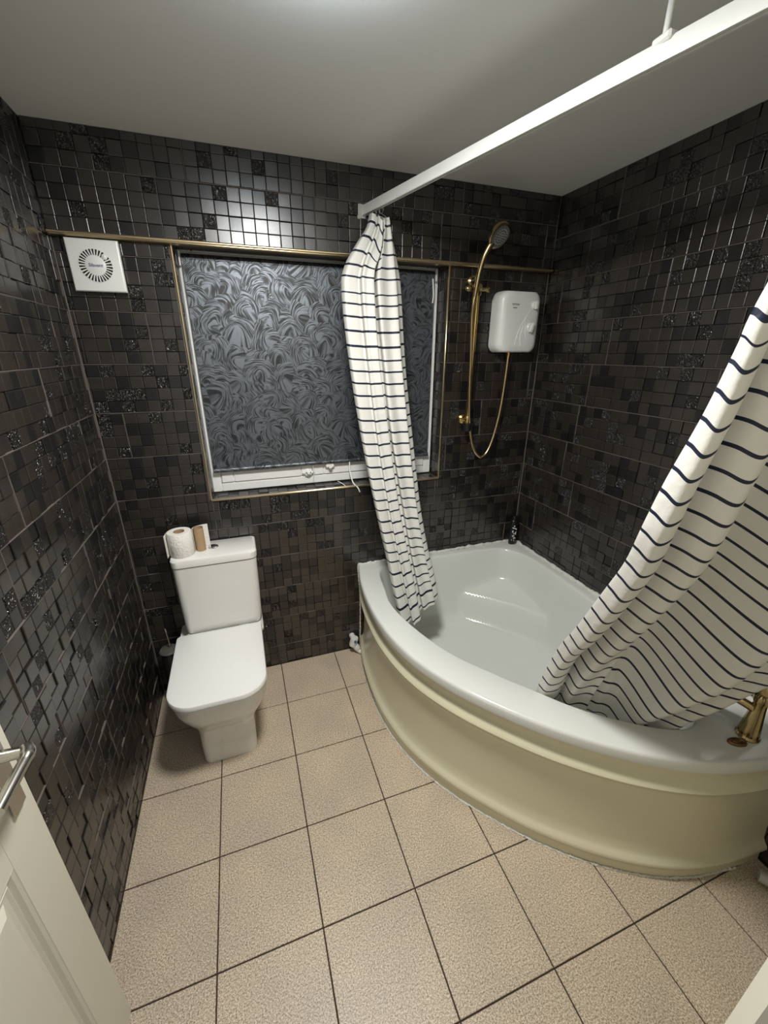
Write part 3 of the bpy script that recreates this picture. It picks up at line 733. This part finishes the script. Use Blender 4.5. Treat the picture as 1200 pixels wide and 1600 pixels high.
def text(s_, size, loc, rot, mt, parent, name='lettering', shear=0.0, ext=0.0003):
    cu = bpy.data.curves.new(name, 'FONT'); cu.body = s_; cu.size = size; cu.align_x = 'CENTER'; cu.align_y = 'CENTER'; cu.extrude = ext; cu.shear = shear; cu.offset = size*.012
    tmp = bpy.data.objects.new(name, cu); COL.objects.link(tmp)
    dg = bpy.context.evaluated_depsgraph_get(); me = bpy.data.meshes.new_from_object(tmp.evaluated_get(dg))
    bpy.data.objects.remove(tmp, do_unlink=True)
    me.materials.clear(); me.materials.append(mt)
    o = bpy.data.objects.new(name, me); link(o, parent, loc); o.rotation_euler = rot; return o
text('Silavent', .0155, (fc.x, -.0394, fc.z), (math.radians(90), 0, 0), M['navytext'], fan, shear=.2)

# ------------------------------------------------------------------ electric shower heater
hc = Vector((2.036, 0, 1.930))
he = thing('shower_heater', hc, 'white electric shower unit with two dials on the back wall', 'shower heater')
def hloop(sx, sz, y, n=10):
    hw, hh, r = .127*sx, .152*sz, .032; base_ = rrect(-hw, hw, -hh, hh, r, 0, n); out = []
    for x, z, _ in base_:
        k = .030*(1 - (x/.127)**2)*(1 if z > 0 else -.8)
        out.append((hc.x + x + (.006 if z > 0 else -.004)*0, y, hc.z + z - (.018 if z > 0 else -.015) + k))
    return out
hb_ = MB(); hb_.loft([hloop(1, 1, -.002), hloop(1, 1, -.010), hloop(1.0, 1.0, -.050), hloop(.985, .99, -.064), hloop(.95, .975, -.076), hloop(.82, .93, -.089), hloop(.7, .88, -.093), hloop(.4, .6, -.095)], True, True)
fixn(hb_.build('case', M['white'], he, 50))
for kx, kz, r, sz in ((2.110, 2.012, .020, 0), (2.098, 1.905, .025, .3)):
    kn = MB(); kn.lathe([(0,.088),(r,.088),(r,.094),(r*.96,.102),(r*.8,.106),(0,.107)], (kx, 0, kz), (0,-1,0), 28)
    kno = kn.build('dial', M['white'], he, 35)
    d = Vector((math.sin(sz), 0, math.cos(sz))); e_ = Vector((math.cos(sz), 0, -math.sin(sz))); c = Vector((kx, -.107, kz)); mb = MB()
    q = [c + d*r*.92*a + e_*.0055*b for a, b in ((-1,-1),(1,-1),(1,1),(-1,1))]
    mb.loft([q, [p + Vector((0,-.009,0)) for p in q]], True, True); mb.build('dial_grip', M['white'], kno)
for pts in ([(2.085,1.985),(2.045,1.925),(2.020,1.865),(2.012,1.822)], [(2.062,1.945),(2.048,1.895),(2.040,1.85),(2.050,1.815)], [(2.07,1.97),(2.062,1.93),(2.068,1.88),(2.082,1.85)]):
    MB().tube([(p.x, -.0945, p.y) for p in catmull([(x, z, 0) for x, z in pts], 8)], .0022, 6).build('moulded_line', M['white'], he, 60)
text('TRITON', .0125, (1.992, -.0958, 2.012), (math.radians(90), 0, 0), M['greytext'], he)
MB().box((1.978, -.0962, 1.9955), (2.002, -.0945, 1.9990)).build('print_line', M['greytext'], he)
MB().lathe([(0,-.012),(.011,-.012),(.011,.03),(0,.03)], (2.012, -.05, 1.772), (0,0,1), 14).build('hose_outlet', M['gold'], he, 40)

# ---- riser rail
RX, RY = 1.782, -.058
ri = thing('shower_riser_rail', (RX, 0, 1.42), 'vertical gold shower rail fixed to the wall right of the window', 'shower rail')
MB().tube([(RX, RY, 1.425), (RX+.004, RY, 2.135)], .0105, 16).build('bar', M['gold'], ri, 60)
for z, mt in ((1.43, 'gold'), (2.118, 'brass')):
    br_ = MB(); br_.lathe([(0,0),(.026,0),(.026,.008),(.016,.016),(.014,.058)], (RX, 0, z), (0,-1,0), 20); br_.lathe([(0,-.022),(.015,-.022),(.018,-.012),(.018,.012),(.015,.022),(0,.022)], (RX, RY, z), (0,0,1), 20)
    br_.build('wall_bracket', M[mt], ri, 40)
MB().lathe([(0,-.03),(.020,-.03),(.023,-.02),(.023,.014),(.0,.016)], (RX, RY-.004, 1.40), (0,0,1), 16).build('end_cap', M['black'], ri, 40)
MB().lathe([(0,-.048),(.008,-.048),(.012,-.040),(.012,-.01)], (RX-.004, RY-.002, 1.435), (1,0,0), 14).build('side_knob', M['gold'], ri, 40)
sl = MB(); sl.lathe([(0,-.028),(.019,-.028),(.021,-.02),(.021,.02),(.019,.028),(0,.028)], (RX, RY, 2.075), (0,0,1), 20)
sl.lathe([(0,-.06),(.010,-.06),(.016,-.052),(.016,-.036),(.010,-.03),(.010,.05),(.014,.055),(.014,.068),(0,.07)], (RX-.01, RY-.012, 2.075), (1,0,0), 18)
sl.lathe([(0,0),(.015,0),(.017,.03),(.013,.04),(0,.04)], (RX-.012, RY-.02, 2.07), (-.2,-1,.3), 16)
slo = sl.build('slider', M['brass'], ri, 40)

# ---- hand shower and hose
hp = Vector((1.752, -.105, 2.06))
hs_ = thing('hand_shower', hp, 'gold hand shower with round head and long looping hose', 'hand shower')
path = catmull([(1.745, -.102, 2.035), (1.750, -.108, 2.10), (1.757, -.116, 2.16), (1.768, -.128, 2.212), (1.788, -.143, 2.258)], 8)
MB().tube(path, [.0105 + .0055*(i/len(path)) for i in range(len(path))], 16).build('handle', M['brass'], hs_, 60)
hd = Vector((1.815, -.157, 2.288)); an_ = Vector((.22, -.83, -.66)).normalized()
hdo = MB().lathe([(0,-.036),(.018,-.036),(.038,-.028),(.054,-.010),(.058,.0),(.057,.010),(.050,.014),(.0,.014)], hd, an_, 32).build('head', M['brass'], hs_, 50)
fp = MB().lathe([(0,.013),(.046,.013),(.046,.0165),(.0,.0165)], hd, an_, 28).build('face_plate', M['faceplate'], hdo, 40)
u_ = an_.orthogonal().normalized(); w_ = an_.cross(u_); nz_ = MB()
for rr, cnt in ((0,1),(.010,6),(.020,12),(.032,18)):
    for k in range(cnt):
        a = 2*math.pi*k/cnt; c = hd + (u_*math.cos(a) + w_*math.sin(a))*rr
        nz_.lathe([(.0022,.016),(.0018,.0185)], c, an_, 6, cap0=False)
nz_.build('nozzles', M['white'], hdo, 40)
hpts = catmull([(1.745, -.102, 2.04), (1.742, -.098, 2.0), (1.748, -.085, 1.93), (1.765, -.075, 1.75), (1.773, -.072, 1.60), (1.790, -.070, 1.42), (1.822, -.070, 1.285), (1.868, -.068, 1.222), (1.910, -.064, 1.222), (1.950, -.06, 1.29), (1.985, -.056, 1.43), (2.003, -.052, 1.58), (2.012, -.05, 1.775)], 24)
MB().tube(hpts, [.0072 + (.0009 if i % 2 else 0) for i in range(len(hpts))], 10).build('hose', M['hose'], hs_, 60)
MB().tube([hpts[0], hpts[14]], .0105, 12).build('hose_nut', M['brass'], hs_, 60)

# ------------------------------------------------------------------ curtain rail
RLZ = 2.360
rl = thing('curtain_rail', (1.2, 0, RLZ), 'long white shower curtain rail running from the window wall over the bath', 'curtain rail')
rpts = [Vector((1.203, -.012, RLZ)), Vector((1.30, -.405, RLZ)), Vector((1.40, -.81, RLZ)), Vector((1.50, -1.215, RLZ)), Vector((1.565, -1.48, RLZ))]
rpts += catmull([(1.565, -1.48, RLZ), (1.61, -1.60, RLZ), (1.72, -1.70, RLZ), (1.90, -1.745, RLZ)], 8)[1:] + [Vector((W - .006, -1.765, RLZ))]
mb = MB(); lp = []
prof = [(-.009,-.019),(-.004,-.019),(-.004,-.010),(.004,-.010),(.004,-.019),(.009,-.019),(.009,.015),(.006,.019),(-.006,.019),(-.009,.015)]
for i, p in enumerate(rpts):
    t = (rpts[min(i+1,len(rpts)-1)] - rpts[max(i-1,0)]).normalized(); nrm = Vector((-t.y, t.x, 0))
    lp.append([p + nrm*a + Vector((0,0,b)) for a, b in prof])
mb.loft(lp, True, True); fixn(mb.build('track', M['rail'], rl, 40))
MB().bbox((1.176, -.012, RLZ - .032), (1.216, -.0005 - .022, RLZ + .026), .003).build('wall_bracket', M['greyplastic'], rl)
MB().bbox((W - .012, -1.79, RLZ - .03), (W - .001, -1.74, RLZ + .03), .003).build('wall_bracket', M['rail'], rl)
hx = Vector((1.497, -1.203, 0))
hgr = MB(); hgr.tube([hx + Vector((0,0,RLZ+.015)), hx + Vector((0,0,H-.002))], .0065, 12); hgr.lathe([(0,0),(.022,0),(.022,.006),(.010,.012),(.009,.03)], hx + Vector((0,0,H-.001)), (0,0,-1), 18)
hgr.build('ceiling_hanger', M['rail'], rl, 40)
hgr = MB(); hgr.bbox((hx.x-.013, hx.y-.022, RLZ+.012), (hx.x+.013, hx.y+.022, RLZ+.028), .004); hgr.build('hanger_clip', M['rail'], rl)

# ------------------------------------------------------------------ shower curtains
def ribbon(name, rows, vlen, parent, th=0.0012, v0=0.0):
    """rows: list (top to bottom) of point lists; vlen: cloth length (m)"""
    nr_, nc = len(rows), len(rows[0]); mb = MB(); uv = []
    for side in (0, 1):
        for j in range(nr_):
            for i in range(nc):
                p = rows[j][i]
                a = rows[j][min(i+1,nc-1)] - rows[j][max(i-1,0)]; b = rows[min(j+1,nr_-1)][i] - rows[max(j-1,0)][i]
                n = a.cross(b); n = n.normalized() if n.length > 1e-9 else Vector((0,1,0))
                mb.v.append(tuple(p + n*(th*side))); uv.append((i/nc, v0 + vlen[j][i]))
    st = nr_*nc
    for j in range(nr_-1):
        for i in range(nc-1):
            a = j*nc+i; mb.f.append((a, a+nc, a+nc+1, a+1)); mb.f.append((st+a, st+a+1, st+a+nc+1, st+a+nc))
    for i in range(nc-1):
        a = i; mb.f.append((a, a+1, st+a+1, st+a)); a = (nr_-1)*nc+i; mb.f.append((a, st+a, st+a+1, a+1))
    for j in range(nr_-1):
        a = j*nc; mb.f.append((a, st+a, st+a+nc, a+nc)); a = j*nc+nc-1; mb.f.append((a, a+nc, st+a+nc, st+a))
    mb.uv = uv; mb.mi = [0]*len(mb.f)
    return mb.build(name, M['curtain'], parent, 80)

def spl(pts, t):
    """piecewise smooth lookup in a list of (key, *values), key ascending"""
    for i in range(len(pts)-1):
        if t <= pts[i+1][0]:
            k = (t - pts[i][0])/(pts[i+1][0]-pts[i][0]); k = min(1, max(0, k))
            p0, p1, p2, p3 = pts[max(i-1,0)], pts[i], pts[i+1], pts[min(i+2,len(pts)-1)]
            def cr(a, b, c, d): return 0.5*((2*b)+(c-a)*k+(2*a-5*b+4*c-d)*k*k+(3*b-a-3*c+d)*k*k*k)
            return [cr(p0[q], p1[q], p2[q], p3[q]) for q in range(1, len(pts[0]))]
    return list(pts[-1][1:])

# left curtain, gathered at the wall end of the rail and hanging into the bath
cl_ = thing('shower_curtain', (1.24, -.12, RLZ), 'navy striped white shower curtain gathered against the window, hanging into the bath', 'shower curtain', group='striped shower curtains')
XS = [(.70,.60),(.98,.50),(1.0,.30),(.86,.18),(.70,.15),(.64,.0),(.66,-.30),(.66,-.42),(.60,-.46),(.38,-.40),(.16,-.56),(.08,-.58),(.05,-.50),(.06,-.22),(.0,-.16),(-.10,-.30),(-.12,-.70),(-.18,-.80),(-.36,-.78),(-.46,-.84),(-.50,-.78),(-.48,-.46),(-.54,-.40),(-.66,-.52),(-.90,-.60),(-.98,-.50),(-1.0,-.1),(-.85,.35),(-.5,.25),(-.2,.5),(.2,.35),(.5,.6),(.8,.75)]
XC = catmull([(a, b, 0) for a, b in XS], 6)
#        v     cx     cy    z     halfw  halfd
CLP = [(0.0, 1.252, -.105, 2.318, .047, .060), (.03, 1.250, -.107, 2.27, .060, .065), (.07, 1.232, -.112, 2.195, .098, .075), (.115, 1.216, -.12, 2.115, .132, .085), (.16, 1.212, -.13, 2.03, .146, .09),
       (.30, 1.226, -.155, 1.775, .146, .09), (.50, 1.262, -.195, 1.41, .140, .09), (.70, 1.305, -.25, 1.04, .130, .09), (.85, 1.345, -.305, .77, .125, .09), (.95, 1.372, -.35, .585, .122, .09), (1.0, 1.388, -.375, .475, .118, .09)]
rows = []; vl = []; NR = 110
for j in range(NR+1):
    v = j/NR; cx, cy, cz, hw, hd_ = spl(CLP, v); row = []; vr = []
    for i, c in enumerate(XC):
        s_ = i/(len(XC)-1)
        wob = .10*math.sin(5*v + 9*s_) + .06*math.sin(17*v + 23*s_)
        fold = 1 + .25*math.sin(3.3*v + 4*s_)
        x = cx + hw*(c.x + wob*.35*(1-abs(c.x))); y = cy + hd_*(c.y*fold + wob*.5)
        sag = .012*math.sin(6.0*s_ + 2)*(1-v) + .012*v*math.sin(14*s_ + 3*v)
        # creased tuck below the hooks on the left panel
        if c.x < .1 and c.y < 0: sag -= .05*math.exp(-((v-.05)/.045)**2)*math.exp(-((c.x+.15)/.25)**2)
        bottom = (.055*c.x - .05*c.y*0)*sstep(.8, 1.0, v)
        row.append(Vector((x, y, cz + sag + bottom))); vr.append(v*1.86)
    rows.append(row); vl.append(vr)
ribbon('cloth', rows, vl, cl_, v0=.02)
# centre band folded over the front at the top
tri = [Vector((1.222 + .012*k*0, 0, 0)) for k in range(1)]
for k, (x, y) in enumerate(((1.212, -.05), (1.222, -.075), (1.230, -.105), (1.240, -.13), (1.252, -.155))):
    mb = MB()
    rp = Vector((lerp(1.213, 1.24, k/4), y, RLZ - .018))
    ringp = [rp + Vector((.010*math.cos(a), 0, .014*math.sin(a) - .008)) for a in [2*math.pi*q/16 for q in range(17)]]
    mb.tube(ringp, .0017, 6); mb.tube([rp + Vector((0,0,-.022)), Vector((x + .012, y - .01, 2.305))], .0016, 6)
    mb.build('hook', M['chrome'], cl_, 60)

# right curtain, drawn to the far end of the rail, hem inside the bath
cr_ = thing('shower_curtain', (1.78, -1.6, RLZ), 'navy striped white shower curtain spread at the right with its hem tucked inside the bath', 'shower curtain', group='striped shower curtains')
LE = [(0.000, 1.575, -1.600, 2.315), (0.230, 1.463, -1.550, 1.897), (0.289, 1.457, -1.535, 1.791), (0.356, 1.446, -1.520, 1.668), (0.431, 1.425, -1.500, 1.533), (0.491, 1.421, -1.480, 1.423), (0.559, 1.444, -1.440, 1.300), (0.629, 1.464, -1.380, 1.173), (0.730, 1.494, -1.290, 0.990), (0.816, 1.515, -1.210, 0.834), (0.934, 1.522, -1.150, 0.620), (1.000, 1.530, -1.130, 0.500)]
RE = [(0.000, 2.020, -1.752, 2.315), (0.295, 2.040, -1.710, 1.780), (0.587, 2.080, -1.610, 1.250), (0.813, 2.020, -1.490, 0.840), (0.934, 1.940, -1.410, 0.620), (1.000, 1.920, -1.385, 0.500)]
# fold shape across the cloth: (s, outward, sideways)
FOLD = [(0, -.35, .5), (.012, -.10, .0), (.035, .25, -.15), (.075, .70, -.1), (.115, .62, .45), (.14, .0, .55), (.165, -.55, .1), (.22, -.80, -.1), (.265, -.35, -.5), (.295, .45, -.4), (.33, .80, .1), (.365, .35, .5), (.40, -.45, .2), (.45, -.95, 0), (.52, -.85, 0), (.585, -.1, .1), (.65, .85, .1), (.71, 1.0, 0), (.765, .62, -.1), (.795, .45, -.15), (.83, .70, .0), (.90, 1.0, .2), (.96, .6, .25), (1.0, .0, -.1)]
rows = []; vl = []; NR, NCc = 110, 170
for j in range(NR+1):
    v = j/NR; a = Vector(spl(LE, v)); b = Vector(spl(RE, v)); d = b - a; hn = Vector((d.y, -d.x, 0)).normalized()   # towards the room/camera
    if hn.dot(CAM - a) < 0: hn = -hn
    row = []; vr = []
    for i in range(NCc+1):
        s_ = i/NCc
        f0, t0 = spl(FOLD, s_)
        f0 = max(f0, lerp(-2, -.30, sstep(.78, .93, v)))
        amp = lerp(.046, .118, sstep(.35, .6, s_))*(1 + .15*math.sin(3*v + 5*s_)) * lerp(.55, 1, sstep(.1, .5, v)) * (1 - .42*sstep(.72, .96, v))
        wr = sstep(.55, 1, v)*math.exp(-((s_-.27)/.14)**2)
        fold = f0 + .75*wr*math.sin(2*math.pi*9*s_ + 5*v) + .12*math.sin(9*v + 11*s_)
        p = a + d*s_**(1 + .75*(1-v)) + hn*(amp*fold) + d.normalized()*(t0*.035)
        env = sstep(.02, .35, v)*(1 - .6*sstep(.8, 1, v))
        p.z += .006*wr*math.sin(2*math.pi*11*s_ + 3) + env*(-.022*math.exp(-((s_-.08)/.035)**2) - .022*math.exp(-((s_-.325)/.03)**2) - .085*sstep(.50, .68, s_) + .05*sstep(.72, .9, s_))
        row.append(p); vr.append(v*1.91)
    rows.append(row); vl.append(vr)
ribbon('cloth', rows, vl, cr_, v0=.03)
for k in range(7):
    s_ = (k+.5)/7; p = rows[0][int(s_*NCc)]; mb = MB()
    mb.tube([p + Vector((.009*math.cos(a), 0, .016*math.sin(a) + .012)) for a in [2*math.pi*q/16 for q in range(17)]], .0017, 6); mb.build('hook', M['chrome'], cr_, 60)

# ------------------------------------------------------------------ plumbing bits
vp = Vector((1.098, -.045, 0))
va = thing('pipe_valve', vp, 'white plastic pipe fitting with blue screw at the left foot of the bath', 'pipe fitting')
mb = MB(); mb.lathe([(0,-.03),(.022,-.03),(.024,-.02),(.024,.02),(.022,.03),(0,.03)], vp + Vector((0,0,.085)), (.25,0,1), 18); mb.lathe([(0,0),(.020,0),(.021,.03),(.017,.04),(0,.04)], vp + Vector((.004,0,.06)), (.5,-.3,-.8), 16)
mb.lathe([(0,-.02),(.016,-.02),(.018,.045),(0,.045)], vp + Vector((0,.0,.10)), (0,1,0), 16)
mb.build('body', M['white'], va, 40)
MB().tube(catmull([vp + Vector((.01,-.008,.04)), vp + Vector((.03,-.02,.018)), vp + Vector((.055,-.04,.014))], 5), .013, 12).build('pipe', M['white'], va, 50)
MB().lathe([(0,0),(.008,0),(.008,.006),(0,.006)], vp + Vector((.004,-.024,.10)), (.1,-1,.2), 14).build('blue_screw', M['blue'], va, 40)
pp = thing('waste_pipe', (2.205, -1.80, 0), 'pale pipe low on the floor beyond the right end of the bath', 'pipe')
MB().tube([(2.150, -1.690, .045), (2.19, -1.76, .045), (2.215, -1.90, .045), (2.215, -2.055, .045)], .021, 16).build('pipe', M['greyplastic'], pp, 50)
MB().lathe([(0,0),(.027,0),(.027,.03),(0,.03)], (2.2, -1.79, .045), (.2,-1,0), 16).build('pipe_collar', M['greyplastic'], pp, 40)

# ------------------------------------------------------------------ door, opened against the left wall
HX, DXF, DY0, DY1 = .05, .088, -2.065, -1.302
do = thing('door_1', (.07, -1.7, 0), 'cream panelled door standing open along the left wall', None, 'structure')
st_ = .118; rails = [(0.012, .20), (.885, 1.07), (1.60, 1.70), (1.90, 1.985)]
leaf = MB()
mid = (DY0 + DY1)/2
ys = [(DY0, DY0+st_), (mid-.045, mid+.045), (DY1-st_, DY1)]
for y0, y1 in ys: leaf.bbox((HX, y0, .008), (DXF, y1, 1.985), .003)
pan_y = [(ys[0][1], ys[1][0]), (ys[1][1], ys[2][0])]
for z0, z1 in rails:
    for y0, y1 in pan_y: leaf.box((HX, y0-.002, z0), (DXF-.0003, y1+.002, z1))
leaf_o = leaf.build('leaf', M['door'], do)
for k in range(3):
    z0, z1 = rails[k][1], rails[k+1][0]
    for y0, y1 in pan_y:
        mb = MB(); lp = []
        for i, x in ((0, DXF), (.006, DXF-.003), (.012, DXF-.010), (.018, DXF-.006), (.024, DXF-.010), (.034, DXF-.011), (.050, DXF-.003), (.056, DXF-.003)):
            lp.append([(x, y0+i, z0+i), (x, y1-i, z0+i), (x, y1-i, z1-i), (x, y0+i, z1-i)])
        lp.insert(0, [(HX+.002, p[1], p[2]) for p in lp[0]])
        mb.loft(lp, True, True); fixn(mb.build('door_panel', M['door'], leaf_o, 20))
hy, hz = -1.352, 1.055
dh = MB(); dh.bbox((DXF, hy-.021, hz-.10), (DXF+.008, hy+.021, hz+.10), .003)
dho = dh.build('handle_plate', M['nickel'], do)
lv = MB(); lv.lathe([(.013,0),(.011,.02),(.010,.046)], (DXF+.004, hy, hz+.035), (1,0,0), 16)
lv.tube(catmull([(DXF+.048, hy+.006, hz+.037), (DXF+.056, hy-.012, hz+.037), (DXF+.055, hy-.05, hz+.036), (DXF+.052, hy-.115, hz+.033)], 6), [.012]*8+[.0105]*11, 12)
lv.build('lever', M['nickel'], dho, 50)
MB().lathe([(0,0),(.009,0),(.009,.003),(0,.003)], (DXF+.007, hy, hz-.03), (1,0,0), 14).build('keyhole', M['black'], dho, 40)

# ------------------------------------------------------------------ ceiling light (just above the frame)
lt_ = thing('ceiling_light', (LAMP[0], LAMP[1], H), 'round white flush ceiling light', 'ceiling light')
MB().lathe([(0,0),(.150,0),(.150,.020),(.143,.026),(.135,.026)], (LAMP[0], LAMP[1], H-.001), (0,0,-1), 36).build('base', M['white'], lt_, 40)
MB().lathe([(.141,.024),(.143,.038),(.134,.054),(.09,.064),(0,.067)], (LAMP[0], LAMP[1], H-.001), (0,0,-1), 36).build('diffuser', M['lamp'], lt_, 60)
la_o.location = (LAMP[0], LAMP[1], H - .073)
la_o.parent = lt_; la_o.location = (0, 0, -.073)
